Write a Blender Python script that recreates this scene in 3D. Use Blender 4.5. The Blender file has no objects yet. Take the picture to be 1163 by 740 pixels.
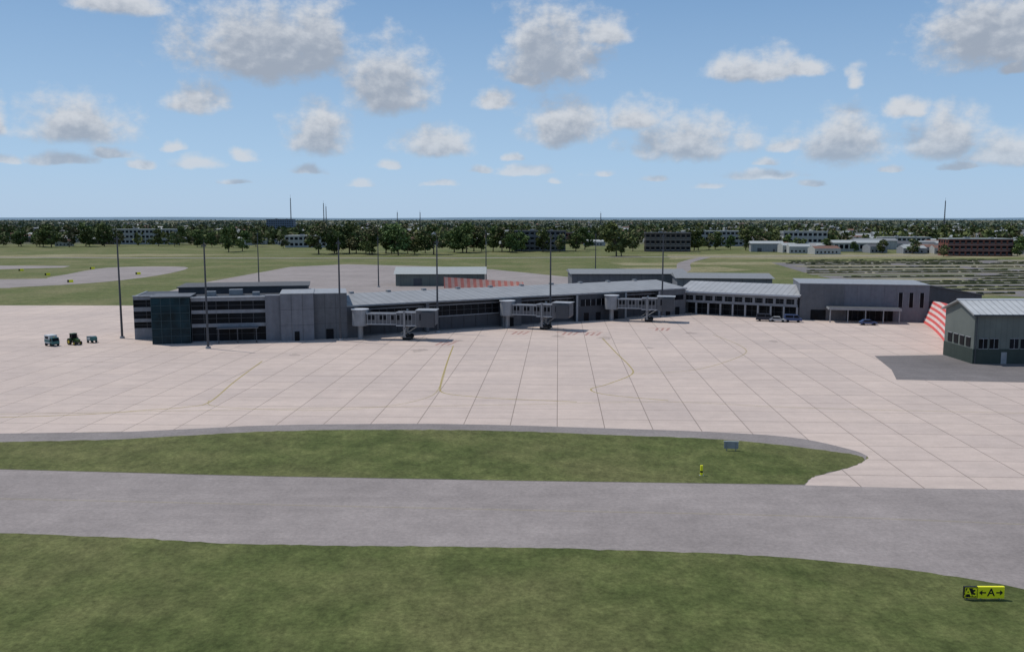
import bpy, bmesh, math, random
import numpy as np
from mathutils import Vector
random.seed(7); rng=np.random.default_rng(7)
S=bpy.context.scene
R=math.radians
# ------------------------------------------------------------------ materials
def newmat(name):
    m=bpy.data.materials.new(name); m.use_nodes=True
    nt=m.node_tree; b=nt.nodes['Principled BSDF']; return m,nt,b
def N(nt,t,**k):
    n=nt.nodes.new(t)
    for a,v in k.items(): setattr(n,a,v)
    return n
def L(nt,a,b): nt.links.new(a,b)
def noise(nt,vec,scale,detail=4,rough=.55):
    n=nt.nodes.new('ShaderNodeTexNoise'); n.inputs['Scale'].default_value=scale
    n.inputs['Detail'].default_value=detail; n.inputs['Roughness'].default_value=rough
    if vec is not None: L(nt,vec,n.inputs['Vector'])
    return n.outputs['Fac']
def ramp(nt,f,stops):
    r=nt.nodes.new('ShaderNodeValToRGB'); e=r.color_ramp.elements
    while len(e)<len(stops): e.new(.5)
    for i,(p,c) in enumerate(stops):
        e[i].position=p; e[i].color=(c[0],c[1],c[2],1) if hasattr(c,'__len__') else (c,c,c,1)
    L(nt,f,r.inputs['Fac']); return r.outputs['Color']
def mix(nt,f,a,b,bt='MIX'):
    m=nt.nodes.new('ShaderNodeMix'); m.data_type='RGBA'; m.blend_type=bt
    for s,v in ((m.inputs[0],f),(m.inputs[6],a),(m.inputs[7],b)):
        if isinstance(v,(int,float)): s.default_value=v
        elif isinstance(v,tuple): s.default_value=(v[0],v[1],v[2],1)
        else: L(nt,v,s)
    return m.outputs[2]
def pos(nt): return nt.nodes.new('ShaderNodeTexCoord').outputs['Object']
def bump(nt,b,h,st,dist=.1):
    n=nt.nodes.new('ShaderNodeBump'); n.inputs['Strength'].default_value=st; n.inputs['Distance'].default_value=dist
    L(nt,h,n.inputs['Height']); L(nt,n.outputs['Normal'],b.inputs['Normal'])
def basic(name,col,rough=.7,var=.18,scale=.8,metal=0,streak=True,spec=.3):
    m,nt,b=newmat(name); p=pos(nt)
    f=noise(nt,p,scale,5,.6)
    c=mix(nt,1.0,col,ramp(nt,f,[(.25,1-var),(.75,1+var*.6)]),'MULTIPLY')
    if streak:
        mp=nt.nodes.new('ShaderNodeMapping'); mp.inputs['Scale'].default_value=(1.3,1.3,.12); L(nt,p,mp.inputs['Vector'])
        f2=noise(nt,mp.outputs[0],1.1,4,.6)
        c=mix(nt,1.0,c,ramp(nt,f2,[(.3,1-var*.7),(.65,1.04)]),'MULTIPLY')
    L(nt,c,b.inputs['Base Color']); b.inputs['Roughness'].default_value=rough; b.inputs['Metallic'].default_value=metal
    b.inputs['Specular IOR Level'].default_value=spec
    return m
def glassy(name,col,rough=.35,spec=.10):
    m,nt,b=newmat(name); p=pos(nt)
    f=noise(nt,p,.35,2,.5)
    c=mix(nt,1.0,col,ramp(nt,f,[(.3,.5),(.7,1.8)]),'MULTIPLY')
    L(nt,c,b.inputs['Base Color']); b.inputs['Roughness'].default_value=rough
    b.inputs['Specular IOR Level'].default_value=spec
    return m
def ribbed(name,col,axis_ang,period,rough=.6,depth=.35,var=.12):
    m,nt,b=newmat(name); p=pos(nt)
    mp=nt.nodes.new('ShaderNodeMapping'); mp.inputs['Rotation'].default_value=(0,0,-axis_ang); L(nt,p,mp.inputs['Vector'])
    s=nt.nodes.new('ShaderNodeSeparateXYZ'); L(nt,mp.outputs[0],s.inputs[0])
    a=N(nt,'ShaderNodeMath',operation='DIVIDE'); L(nt,s.outputs[0],a.inputs[0]); a.inputs[1].default_value=period
    f=N(nt,'ShaderNodeMath',operation='FRACT'); L(nt,a.outputs[0],f.inputs[0])
    r=ramp(nt,f.outputs[0],[(0,1-depth),(.12,1),(.85,1.0),(1,1-depth)])
    n=noise(nt,p,.25,5,.6)
    c=mix(nt,1.0,mix(nt,1.0,col,r,'MULTIPLY'),ramp(nt,n,[(.3,1-var),(.7,1+var)]),'MULTIPLY')
    L(nt,c,b.inputs['Base Color']); b.inputs['Roughness'].default_value=rough; b.inputs['Specular IOR Level'].default_value=.25
    return m
def grass_mat(name,dark,mid,light,dry,drya):
    m,nt,b=newmat(name); p=pos(nt)
    big=noise(nt,p,.030,5,.62); med=noise(nt,p,.17,7,.66); fine=noise(nt,p,2.2,5,.78)
    mp=nt.nodes.new('ShaderNodeMapping'); mp.inputs['Scale'].default_value=(1,.62,1); mp.inputs['Rotation'].default_value=(0,0,.35); L(nt,p,mp.inputs['Vector'])
    st=noise(nt,mp.outputs[0],.8,6,.7)
    c=ramp(nt,med,[(.34,dark),(.5,mid),(.66,light)])
    c=mix(nt,ramp(nt,big,[(.44,0),(.66,drya)]),c,dry)
    c=mix(nt,1.0,c,ramp(nt,st,[(.32,.72),(.68,1.24)]),'MULTIPLY')
    c=mix(nt,1.0,c,ramp(nt,fine,[(.3,.62),(.7,1.38)]),'MULTIPLY')
    L(nt,c,b.inputs['Base Color']); b.inputs['Roughness'].default_value=.95; b.inputs['Specular IOR Level'].default_value=.1
    bump(nt,b,fine,.6,.12)
    return m
M={}
M['grass']=grass_mat('grass_turf',(.058,.074,.023),(.086,.102,.034),(.122,.134,.048),(.150,.138,.062),.65)
M['grass_far']=grass_mat('grass_airfield',(.085,.102,.036),(.108,.123,.045),(.135,.142,.058),(.19,.172,.09),.7)
M['terrain']=grass_mat('scrubland_far',(.045,.060,.034),(.075,.085,.048),(.12,.115,.07),(.16,.135,.09),.8)
M['dry']=grass_mat('dry_grass',(.15,.143,.072),(.20,.183,.096),(.26,.225,.13),(.28,.25,.155),.8)
def asphalt(name,col,var=.13):
    m,nt,b=newmat(name); p=pos(nt)
    big=noise(nt,p,.05,5,.6); fine=noise(nt,p,2.4,6,.78); med=noise(nt,p,.33,6,.68)
    mp=nt.nodes.new('ShaderNodeMapping'); mp.inputs['Scale'].default_value=(.08,1,1); L(nt,p,mp.inputs['Vector'])
    st=noise(nt,mp.outputs[0],.5,4,.6)
    c=mix(nt,1.0,col,ramp(nt,big,[(.3,1-var),(.7,1+var)]),'MULTIPLY')
    c=mix(nt,1.0,c,ramp(nt,med,[(.3,.89),(.7,1.11)]),'MULTIPLY')
    c=mix(nt,1.0,c,ramp(nt,fine,[(.3,.80),(.7,1.2)]),'MULTIPLY')
    c=mix(nt,1.0,c,ramp(nt,st,[(.35,.94),(.65,1.04)]),'MULTIPLY')
    L(nt,c,b.inputs['Base Color']); b.inputs['Roughness'].default_value=.9; b.inputs['Specular IOR Level'].default_value=.2
    bump(nt,b,fine,.3,.02)
    return m
M['asphalt']=asphalt('asphalt_taxiway',(.255,.222,.208))
M['asphalt_sh']=asphalt('asphalt_shoulder',(.215,.190,.180))
M['asphalt_dk']=asphalt('asphalt_dark',(.158,.143,.139))
m,nt,b=newmat('concrete_apron'); p=pos(nt)
mp=nt.nodes.new('ShaderNodeMapping'); mp.inputs['Rotation'].default_value=(0,0,R(3)); L(nt,p,mp.inputs['Vector'])
br=nt.nodes.new('ShaderNodeTexBrick'); br.offset=0; br.squash=1
br.inputs['Scale'].default_value=1; br.inputs['Brick Width'].default_value=6.4; br.inputs['Row Height'].default_value=6.4
br.inputs['Mortar Size'].default_value=.075; br.inputs['Mortar Smooth'].default_value=.3; br.inputs['Bias'].default_value=0
br.inputs['Color1'].default_value=(1.035,1.03,1.02,1); br.inputs['Color2'].default_value=(.95,.95,.955,1); br.inputs['Mortar'].default_value=(.50,.49,.48,1)
L(nt,mp.outputs[0],br.inputs['Vector'])
big=noise(nt,p,.03,5,.6); med=noise(nt,p,.4,6,.7); fine=noise(nt,p,3,4,.7)
mp2=nt.nodes.new('ShaderNodeMapping'); mp2.inputs['Scale'].default_value=(.05,.6,1); L(nt,p,mp2.inputs['Vector']); str_=noise(nt,mp2.outputs[0],.8,5,.7)
c=mix(nt,1.0,(.505,.415,.362),br.outputs['Color'],'MULTIPLY')
c=mix(nt,1.0,c,ramp(nt,big,[(.3,(.90,.90,.91)),(.7,(1.06,1.05,1.04))]),'MULTIPLY')
c=mix(nt,1.0,c,ramp(nt,med,[(.3,.92),(.7,1.06)]),'MULTIPLY')
c=mix(nt,1.0,c,ramp(nt,str_,[(.35,.93),(.65,1.04)]),'MULTIPLY')
c=mix(nt,1.0,c,ramp(nt,fine,[(.3,.94),(.7,1.05)]),'MULTIPLY')
L(nt,c,b.inputs['Base Color']); b.inputs['Roughness'].default_value=.88; b.inputs['Specular IOR Level'].default_value=.2
M['apron']=m
def paint(name,col,wear=.5):
    m,nt,b=newmat(name); p=pos(nt)
    f=noise(nt,p,1.2,6,.75)
    t=nt.nodes.new('ShaderNodeBsdfTransparent'); mx=nt.nodes.new('ShaderNodeMixShader')
    b.inputs['Base Color'].default_value=(*col,1); b.inputs['Roughness'].default_value=.8
    L(nt,ramp(nt,f,[(.25,wear*.3),(.75,wear)]),mx.inputs[0]); L(nt,t.outputs[0],mx.inputs[1]); L(nt,b.outputs[0],mx.inputs[2])
    L(nt,mx.outputs[0],nt.nodes['Material Output'].inputs['Surface'])
    return m
M['yline']=paint('yellow_paint_worn',(.43,.34,.10),.8)
M['yfaint']=paint('yellow_paint_faint',(.46,.38,.16),.5)
M['redp']=paint('red_paint_worn',(.42,.15,.12),.6)
M['stain']=paint('oil_stain',(.22,.19,.17),.28)
M['wall']=basic('grey_cladding',(.112,.118,.130),.6)
M['wall_dk']=basic('dark_grey_cladding',(.048,.053,.063),.6)
M['wall_bl']=basic('bluegrey_render',(.150,.158,.180),.75,.15)
M['wall_lt']=basic('light_grey_panel',(.27,.28,.295),.6)
M['band']=basic('spandrel_band',(.20,.213,.238),.5)
M['trim']=basic('pale_trim',(.43,.445,.465),.5,.08)
M['glass']=glassy('dark_window_glass',(.004,.006,.009))
M['glass_teal']=glassy('teal_curtain_glass',(.005,.020,.028),.25,.15)
M['tframe']=basic('tower_frames',(.03,.06,.072),.5,.1)
M['metal']=basic('galvanised_metal',(.24,.25,.265),.45,.12,metal=.3)
M['metal_dk']=basic('dark_pole_metal',(.06,.065,.075),.5,.12)
M['roof_a']=ribbed('pale_metal_roof_a',(.255,.258,.262),R(30.3),2.0)
M['roof_b']=ribbed('pale_metal_roof_b',(.31,.313,.318),R(-29.3),1.6)
M['roof_h']=ribbed('hangar_metal_roof',(.44,.445,.44),0,1.25,depth=.5)
M['roof_dk']=basic('dark_flat_roof',(.09,.092,.098),.85,.15)
M['roof_g']=basic('grey_flat_roof',(.20,.208,.215),.8,.12)
M['roof_w']=basic('white_metal_roof',(.33,.345,.335),.6,.08)
M['green_clad']=ribbed('greygreen_cladding',(.130,.145,.132),0,1.1,.7,.14)
M['green_dk']=basic('dark_green_plinth',(.040,.055,.047),.7)
M['tire']=basic('rubber',(.015,.015,.015),.9,.1,streak=False)
M['white']=basic('white_vehicle_paint',(.58,.60,.60),.35,.08,streak=False)
M['teal']=basic('teal_vehicle_paint',(.05,.15,.15),.4,.1,streak=False)
M['gpaint']=basic('green_vehicle_paint',(.03,.075,.02),.4,.15,streak=False)
M['ypaint']=basic('yellow_vehicle_paint',(.65,.5,.04),.4,.1,streak=False)
M['blue']=basic('blue_vehicle_paint',(.05,.08,.17),.3,.1,streak=False)
M['navy']=basic('dark_vehicle_paint',(.03,.035,.05),.3,.1,streak=False)
M['silver']=basic('silver_vehicle_paint',(.35,.36,.37),.3,.1,streak=False)
M['signy']=basic('sign_yellow',(.88,.84,.02),.4,.05,streak=False)
M['black']=basic('sign_black',(.012,.012,.012),.5,.05,streak=False)
M['brick']=basic('red_brick',(.16,.06,.045),.85)
M['brown']=basic('brown_render',(.10,.085,.075),.85)
M['cream']=basic('cream_render',(.38,.385,.37),.8)
M['bluebld']=basic('blue_tower_cladding',(.12,.17,.24),.6)
M['tile']=basic('terracotta_tiles',(.18,.10,.075),.85)
M['hedge']=basic('hedge_foliage',(.060,.068,.036),.95,.4,1.2,streak=False)
def stripes(name,c1,c2,vec_axis,period,ang):
    m,nt,b=newmat(name); p=pos(nt)
    mp=nt.nodes.new('ShaderNodeMapping'); mp.inputs['Rotation'].default_value=(0,0,-ang); L(nt,p,mp.inputs['Vector'])
    s=nt.nodes.new('ShaderNodeSeparateXYZ'); L(nt,mp.outputs[0],s.inputs[0])
    a=N(nt,'ShaderNodeMath',operation='DIVIDE'); L(nt,s.outputs[vec_axis],a.inputs[0]); a.inputs[1].default_value=period
    f=N(nt,'ShaderNodeMath',operation='FRACT'); L(nt,a.outputs[0],f.inputs[0])
    g=N(nt,'ShaderNodeMath',operation='GREATER_THAN'); L(nt,f.outputs[0],g.inputs[0]); g.inputs[1].default_value=.5
    n=noise(nt,p,.6,4,.6)
    c=mix(nt,1.0,mix(nt,g.outputs[0],c1,c2),ramp(nt,n,[(.3,.85),(.7,1.1)]),'MULTIPLY')
    L(nt,c,b.inputs['Base Color']); b.inputs['Roughness'].default_value=.7
    return m
M['stripe']=stripes('red_white_stripes',(.62,.10,.09),(.64,.52,.49),2,1.3,0)
M['stripe2']=stripes('red_white_stripes_b',(.48,.15,.11),(.46,.28,.23),0,2.6,R(10))
def leaf(name,c1,c2):
    m,nt,b=newmat(name); g=nt.nodes.new('ShaderNodeNewGeometry')
    oi=nt.nodes.new('ShaderNodeObjectInfo')
    f=noise(nt,g.outputs['Position'],.16,3,.7)
    c=ramp(nt,f,[(.35,c1),(.65,c2)])
    hs=nt.nodes.new('ShaderNodeHueSaturation'); L(nt,c,hs.inputs['Color'])
    mr=nt.nodes.new('ShaderNodeMapRange'); L(nt,oi.outputs['Random'],mr.inputs[0]); mr.inputs[3].default_value=.475; mr.inputs[4].default_value=.52
    L(nt,mr.outputs[0],hs.inputs['Hue'])
    mv=nt.nodes.new('ShaderNodeMapRange'); L(nt,oi.outputs['Random'],mv.inputs[0]); mv.inputs[3].default_value=.85; mv.inputs[4].default_value=1.5
    L(nt,mv.outputs[0],hs.inputs['Value'])
    L(nt,hs.outputs[0],b.inputs['Base Color']); b.inputs['Roughness'].default_value=.8; b.inputs['Specular IOR Level'].default_value=.15
    return m
M['leaf_d']=leaf('foliage_dark',(.035,.055,.018),(.074,.106,.034))
M['leaf_l']=leaf('foliage_light',(.085,.118,.038),(.14,.168,.058))
M['leaf_o']=leaf('foliage_olive',(.10,.098,.050),(.155,.142,.074))
M['leaf_f']=leaf('foliage_hazy',(.035,.054,.038),(.072,.092,.062))  # distance haze painted into the far leaf colour as a bluish tint
M['leaf_f2']=leaf('foliage_hazy_light',(.075,.090,.065),(.14,.145,.105))  # paler far leaves, same haze tint painted in
M['bark']=basic('bark',(.09,.07,.052),.9,.2)
# ------------------------------------------------------------------ mesh helpers
def link(o): S.collection.objects.link(o); return o
class Part:
    def __init__(s,name,mat,frame): s.name=name; s.mat=mat; s.v=[]; s.f=[]; s.fr=frame
    def T(s,x,y,z):
        ox,oy,a=s.fr; c,sn=math.cos(a),math.sin(a); return (ox+x*c-y*sn,oy+x*sn+y*c,z)
    def add(s,vs,fs):
        n=len(s.v); s.v+= [s.T(*q) for q in vs]; s.f+=[tuple(i+n for i in f) for f in fs]; return s
    def box(s,x0,x1,y0,y1,z0,z1):
        return s.add([(x0,y0,z0),(x1,y0,z0),(x1,y1,z0),(x0,y1,z0),(x0,y0,z1),(x1,y0,z1),(x1,y1,z1),(x0,y1,z1)],
          [(0,3,2,1),(4,5,6,7),(0,1,5,4),(1,2,6,5),(2,3,7,6),(3,0,4,7)])
    def prism(s,prof,x0,x1):
        n=len(prof); vs=[(x0,y,z) for y,z in prof]+[(x1,y,z) for y,z in prof]
        fs=[tuple(range(n))[::-1],tuple(range(n,2*n))]+[(i,(i+1)%n,n+(i+1)%n,n+i) for i in range(n)]
        return s.add(vs,fs)
    def prismy(s,prof,y0,y1):
        n=len(prof); vs=[(x,y0,z) for x,z in prof]+[(x,y1,z) for x,z in prof]
        fs=[tuple(range(n)),tuple(range(n,2*n))[::-1]]+[(i,n+i,n+(i+1)%n,(i+1)%n) for i in range(n)]
        return s.add(vs,fs)
    def cyl(s,x,y,z0,z1,r0,r1=None,n=12):
        r1=r0 if r1 is None else r1
        vs=[(x+r0*math.cos(2*math.pi*i/n),y+r0*math.sin(2*math.pi*i/n),z0) for i in range(n)]+[(x+r1*math.cos(2*math.pi*i/n),y+r1*math.sin(2*math.pi*i/n),z1) for i in range(n)]
        return s.add(vs,[tuple(range(n))[::-1],tuple(range(n,2*n))]+[(i,(i+1)%n,n+(i+1)%n,n+i) for i in range(n)])
    def wheel(s,x,y,z,r,w,n=14):
        vs=[]
        for k in (-w/2,w/2):
            for i in range(n):
                a=2*math.pi*i/n; vs.append((x+r*math.cos(a),y+k,z+r*math.sin(a)))
        return s.add(vs,[tuple(range(n)),tuple(range(n,2*n))[::-1]]+[(i,n+i,n+(i+1)%n,(i+1)%n) for i in range(n)])
    def beam(s,p,q,r,n=6,r2=None):
        p=Vector(p); q=Vector(q); d=(q-p).normalized(); u=d.orthogonal().normalized(); w=d.cross(u); r2=r if r2 is None else r2
        vs=[tuple(p+r*(math.cos(2*math.pi*i/n)*u+math.sin(2*math.pi*i/n)*w)) for i in range(n)]+[tuple(q+r2*(math.cos(2*math.pi*i/n)*u+math.sin(2*math.pi*i/n)*w)) for i in range(n)]
        return s.add(vs,[tuple(range(n))[::-1],tuple(range(n,2*n))]+[(i,(i+1)%n,n+(i+1)%n,n+i) for i in range(n)])
class Thing:
    def __init__(s,name,x=0,y=0,ang=0):
        s.name=name; s.fr=(x,y,ang); s.parts={}
    def part(s,name,mat,frame=None):
        k=(name,mat,frame)
        if k not in s.parts: s.parts[k]=Part(name,mat,frame or s.fr)
        return s.parts[k]
    def done(s):
        e=bpy.data.objects.new(s.name,None); link(e); e.empty_display_size=1
        for p in s.parts.values():
            if not p.v: continue
            me=bpy.data.meshes.new(p.name); me.from_pydata(p.v,[],p.f); me.materials.append(M[p.mat]); me.validate(); me.update()
            bm=bmesh.new(); bm.from_mesh(me); bmesh.ops.recalc_face_normals(bm,faces=bm.faces); bm.to_mesh(me); bm.free()
            o=bpy.data.objects.new(p.name,me); link(o); o.parent=e
        return e
def catmull(pts,n=8):
    out=[]
    P=[pts[0]]+list(pts)+[pts[-1]]
    for i in range(1,len(P)-2):
        p0,p1,p2,p3=[np.array(q,float) for q in P[i-1:i+3]]
        for k in range(n):
            t=k/n
            out.append(tuple(.5*((2*p1)+(-p0+p2)*t+(2*p0-5*p1+4*p2-p3)*t*t+(-p0+3*p1-3*p2+p3)*t**3)))
    out.append(tuple(pts[-1])); return out
def rough(pts,step=.7,amp=.12):
    out=[]
    for a,b in zip(pts[:-1],pts[1:]):
        a=np.array(a,float); b=np.array(b,float); n=max(1,int(np.linalg.norm(b-a)/step)); n=min(n,60)
        for k in range(n):
            q=a+(b-a)*k/n; out.append((q[0]+random.gauss(0,amp*.5),q[1]+random.gauss(0,amp)))
    out.append(tuple(pts[-1])); return out
def sheet(name,pts,z,mat):
    me=bpy.data.meshes.new(name); me.from_pydata([(x,y,z) for x,y in pts],[],[tuple(range(len(pts)))])
    me.materials.append(M[mat]); me.update()
    if me.polygons[0].normal.z<0: me.flip_normals()
    return link(bpy.data.objects.new(name,me))
def ribbon(name,pts,w,z,mat,sm=6):
    P=catmull(pts,sm) if sm>1 else pts; vs=[];fs=[]
    for i,p in enumerate(P):
        a=np.array(P[max(i-1,0)]);b=np.array(P[min(i+1,len(P)-1)]); d=b-a; d=d/(np.linalg.norm(d)+1e-9); nn=np.array((-d[1],d[0]))*w/2
        vs+=[(*(np.array(p)+nn),z),(*(np.array(p)-nn),z)]
    fs=[(2*i,2*i+1,2*i+3,2*i+2) for i in range(len(P)-1)]
    me=bpy.data.meshes.new(name); me.from_pydata(vs,[],fs); me.materials.append(M[mat]); me.update()
    return link(bpy.data.objects.new(name,me))
# ------------------------------------------------------------------ ground
sheet('ground',[(-30000,-2000),(30000,-2000),(30000,34000),(-30000,34000)],0,'grass_far')
sheet('distant_terrain',rough([(-2500,1010),(-700,980),(-200,1000),(300,940),(900,900),(2500,900)],60,14)+[(30000,900),(30000,33900),(-30000,33900),(-30000,1010)],.08,'terrain')
tw_top=[(-300,117),(-150,104.5),(-57.6,96.3),(-27.1,93.6),(1.8,91.9),(20.5,91),(31,90.4),(42.3,89.4),(53.3,88.8),(110,86),(300,78)]
tw_bot=[(-300,97),(-150,85),(-70,78),(-45.9,76.2),(-33.5,74.9),(-21.5,73.4),(1.4,72.6),(19.8,71),(29.9,68.5),(35.8,66.1),(39,64.1),(46,58),(54,47),(62,28),(68,0),(72,-60)]
fg=rough(catmull(tw_bot,6),.8,.07)
sheet('foreground_grass',fg+[(-300,-60)],.006,'grass')
sheet('taxiway_road',tw_top+[(300,-60)]+fg[::-1],.012,'asphalt')
isl=[(-120,102.4),(-90,105.5),(-64.6,108.4),(-55,109.3),(-48.7,110.2),(-32.8,114),(-19,115),(-2.5,114.5),(13.6,112.1),(26.8,109.8),(34.7,106.3),(39.2,103.8),(41.2,102),(41.1,99.9),(38.4,97.3),(35,94.9),(32.6,93.2),(31,90.6)]
sh=[(-300,92+20),(-120,110),(-67.2,113),(-50.3,114),(-33.8,117.5),(-15.9,118.5),(-3.8,118),(8.2,116.5),(25.5,114),(36.1,110.9),(41.3,105),(42.2,102)]
apron=[(-300,286),(-123,284),(-100,283),(-90,262),(-50,240),(-20,243),(45,284),(60,282),(105,262),(160,262),(230,230),(300,200),(300,78),(110,86),(53.3,88.8),(42.3,89.4),(31,90.4)]+[(32.6,93.4),(38.4,97.4),(42,101)]+sh[::-1]
sheet('concrete_apron_pavement',apron,.016,'apron')
sheet('asphalt_shoulder_pavement',catmull(sh,6)+[(41.1,99.9),(38.4,97.2),(35,94.8),(32.6,93.2),(31,90.4),(20.5,91),(1.8,91.9),(-27.1,93.6),(-57.6,96.3),(-150,104.5),(-300,117)],.024,'asphalt_sh')
ti=rough(catmull(isl,6),.8,.09)
sheet('grass_island',ti+[(20.5,91.1),(1.8,92.0),(-27.1,93.7),(-57.6,96.4),(-110,101.2)],.034,'grass')
sheet('hangar_pad_pavement',[(74.4,178.7),(95,180.5),(95,190),(150,190),(150,149.5),(88.2,149.3),(67.3,151.8),(70.8,162)],.024,'asphalt_dk')
sheet('service_road',[(-133,339.3),(-135.9,380.6),(-129,513),(-101,543),(-41.8,515),(-10.5,487),(30,420),(60,340),(40,300),(-30,262),(-60,270),(-100,300)],.03,'asphalt')
sheet('airfield_taxiway',catmull([(-420,395),(-237.7,408.4),(-222.9,427.1),(-231.6,505),(-190.5,513.2),(-176,450),(-181,391.2),(-203.1,360.9),(-225,355),(-420,350)],4),.03,'asphalt')
sheet('airfield_taxiway',[(-500,500),(-287.8,487),(-257.2,505),(-262,523),(-500,545)],.03,'asphalt')
for i,(a,b,c,d) in enumerate([((120,690),(410,720),(430,640),(108,610)),((60,560),(250,580),(250,545),(70,530)),((-560,640),(-300,700),(-180,690),(-420,600)),((60,500),(120,515),(130,480),(80,450))]):
    sheet('dry_grass_field',rough([a,b,c,d,a],12,2.5)[:-1],.034+.004*i,'dry')
sheet('car_park_pavement',[(150,440),(165,560),(330,600),(520,560),(520,380),(330,310),(215,290),(150,345)],.05,'asphalt_dk')
hv=Thing('hedge_row'); hp=hv.part('hedge_foliage','hedge')
for k in range(17):
    y=326+k*16+random.uniform(-2,2); x0=125+random.uniform(0,20)+k*3; x1=min(230+(y-320)*1.6,500)
    while x0<x1:
        w=random.uniform(50,130); wd=random.uniform(6.5,11)
        yy0=y+(x0-150)*.08; yy1=y+(x0+w-150)*.08
        ribbon('verge_grass',[(x0,yy0),(x0+w,yy1)],wd,.06,random.choice(['dry','grass_far','grass_far']),1)
        if random.random()<.6:
            n_=int(w/2)
            for q in range(n_):
                if random.random()<.93:
                    xx=x0+w*q/n_; yc=yy0+(yy1-yy0)*q/n_; hp.box(xx,xx+random.uniform(1.9,2.4),yc-.6-random.random()*.5,yc+.6,0,random.uniform(.35,.8))
        x0+=w+random.uniform(4,12)
hv.done()
ribbon('perimeter_road',[(-700,655),(-400,640),(-150,625),(60,640),(150,650),(500,700),(900,760)],9,.062,'asphalt',8)
ribbon('perimeter_road',[(60,420),(90,470),(110,560),(140,640)],8,.066,'asphalt_sh',8)
# markings
ribbon('yellow_lead_in_line',[(-49.4,172),(-48,150),(-46.5,133),(-48.5,129.5),(-53,127.5),(-72.3,122.5),(-140,118)],.30,.028,'yline')
ribbon('yellow_lead_in_line',[(-47,134),(-44,129.5),(-30,127),(-19.9,129.3),(-13.5,136),(-12.1,146),(-12.7,170),(-13,193)],.26,.0285,'yfaint')
ribbon('yellow_lead_in_line',[(-13,193),(-12.7,170),(-12.1,147),(-11,140),(-6,137),(-3,135.8),(10,133)],.30,.029,'yline')
ribbon('yellow_lead_in_line',[(21.3,205.5),(21.9,182.4),(22.5,165.7),(21.6,156.9),(16.2,147.5),(13,143),(15.3,138.5),(24.2,134)],.30,.0295,'yline')
ribbon('yellow_lead_in_line',[(48.8,211.8),(50.6,194),(48.3,181),(36.3,164),(27,158.5),(21.6,158)],.30,.030,'yfaint')
ribbon('yellow_taxi_line',[(-140,119.5),(-72,124.5),(-46,127),(0,131),(24,133),(42,129),(74,125.2),(160,118)],.25,.0305,'yfaint')
ribbon('yellow_taxi_line',[(-200,96),(-60,86.5),(0,82.5),(30,80.5),(60,77),(150,68)],.14,.018,'yfaint')
for x,y in ((-15.2,196.7),(1.8,215),(14,214),(19.5,213),(38,222)):
    for k in range(3): ribbon('red_hatch_marking',[(x-1.8+k*1.3,y-2.5),(x-.6+k*1.5,y+2.5)],.6,.031,'redp',1)
    ribbon('red_hatch_marking',[(x-3,y+3),(x+3,y+3.6)],.6,.0315,'redp',1)
def blob(name,x,y,s_,z,mat,k=1.5):
    ph=random.uniform(0,6.28)
    sheet(name,[(x+s_*(1+.3*math.sin(3*a+ph)+.12*math.sin(7*a+2*ph)+random.uniform(-.06,.06))*math.cos(a),y+s_*k*(1+.25*math.sin(2*a+ph)+.1*math.sin(9*a))*math.sin(a)) for a in np.linspace(0,2*math.pi,48,endpoint=False)],z,mat)
for i,(x,y,s_) in enumerate(((-20,186,1.6),(-13,201,1.4),(11,209,1.5),(22,206,1.6),(44,215,1.3),(-45,180,1.1),(30,190,.8),(60,200,1.0))): blob('oil_stain',x,y,s_,.0262+.0001*i,'stain')
# ------------------------------------------------------------------ terminal
def bands(t,fr,x0,x1,yf,zones,wallmat='band',glass='glass',mull=2.4):
    for z0,z1,k in zones:
        if k=='w': t.part('spandrel',wallmat,fr).box(x0,x1,yf-.12,yf+.3,z0,z1)
        elif k=='t': t.part('trim','trim',fr).box(x0-.1,x1+.1,yf-.35,yf+.3,z0,z1)
        else:
            t.part('windows',glass,fr).box(x0,x1,yf+.1,yf+.35,z0,z1)
            p=t.part('mullions','metal_dk',fr); n=max(1,int((x1-x0)/mull))
            for i in range(n+1): p.box(x0+(x1-x0)*i/n-.05,x0+(x1-x0)*i/n+.05,yf-.02,yf+.12,z0,z1)
            p.box(x0,x1,yf,yf+.11,(z0+z1)/2-.04,(z0+z1)/2+.04)
t=Thing('airport_terminal')
F1=(-80.5,195.2,R(12))
w=t.part('block_core','wall_dk',F1); w.box(8.3,28,1.4,26,0,10.1); w.box(-5.2,0,10.3,26,0,9.9); w.box(0,8.3,8,26,0,9.9)
bands(t,F1,8.4,24.6,.8,[(3.5,4.3,'w'),(4.3,6.6,'g'),(6.6,7.4,'w'),(7.4,9.4,'g'),(9.4,10.2,'w'),(10.2,10.4,'t')])
bands(t,F1,8.4,24.6,1.0,[(0.3,3.5,'g'),(0,.3,'w')])
t.part('pier','wall_bl',F1).box(24.6,28,.3,3,0,10.5)
bands(t,F1,-5.6,0,10,[(0,2.6,'w'),(2.6,4.0,'g'),(4.0,4.8,'w'),(4.8,6.5,'g'),(6.5,7.5,'w'),(7.5,9.2,'g'),(9.2,10,'w'),(10,10.2,'t')])
sp=t.part('side_spandrel','band',F1); gp=t.part('side_windows','glass',F1)
for z0,z1,k in [(0,2.6,'w'),(2.6,4.0,'g'),(4.0,4.8,'w'),(4.8,6.5,'g'),(6.5,7.5,'w'),(7.5,9.2,'g'),(9.2,10,'w')]:
    (sp if k=='w' else gp).box(-5.7 if k=='w' else -5.5,-5.2,10.35,26,z0,z1)
g=t.part('glass_tower','glass_teal',F1); g.box(.1,8.2,.1,9,0,10.5)
mm=t.part('glass_tower_frames','tframe',F1)
for i in range(5): mm.box(.0+i*2.03,.10+i*2.03,0,.1,0,10.5)
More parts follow.
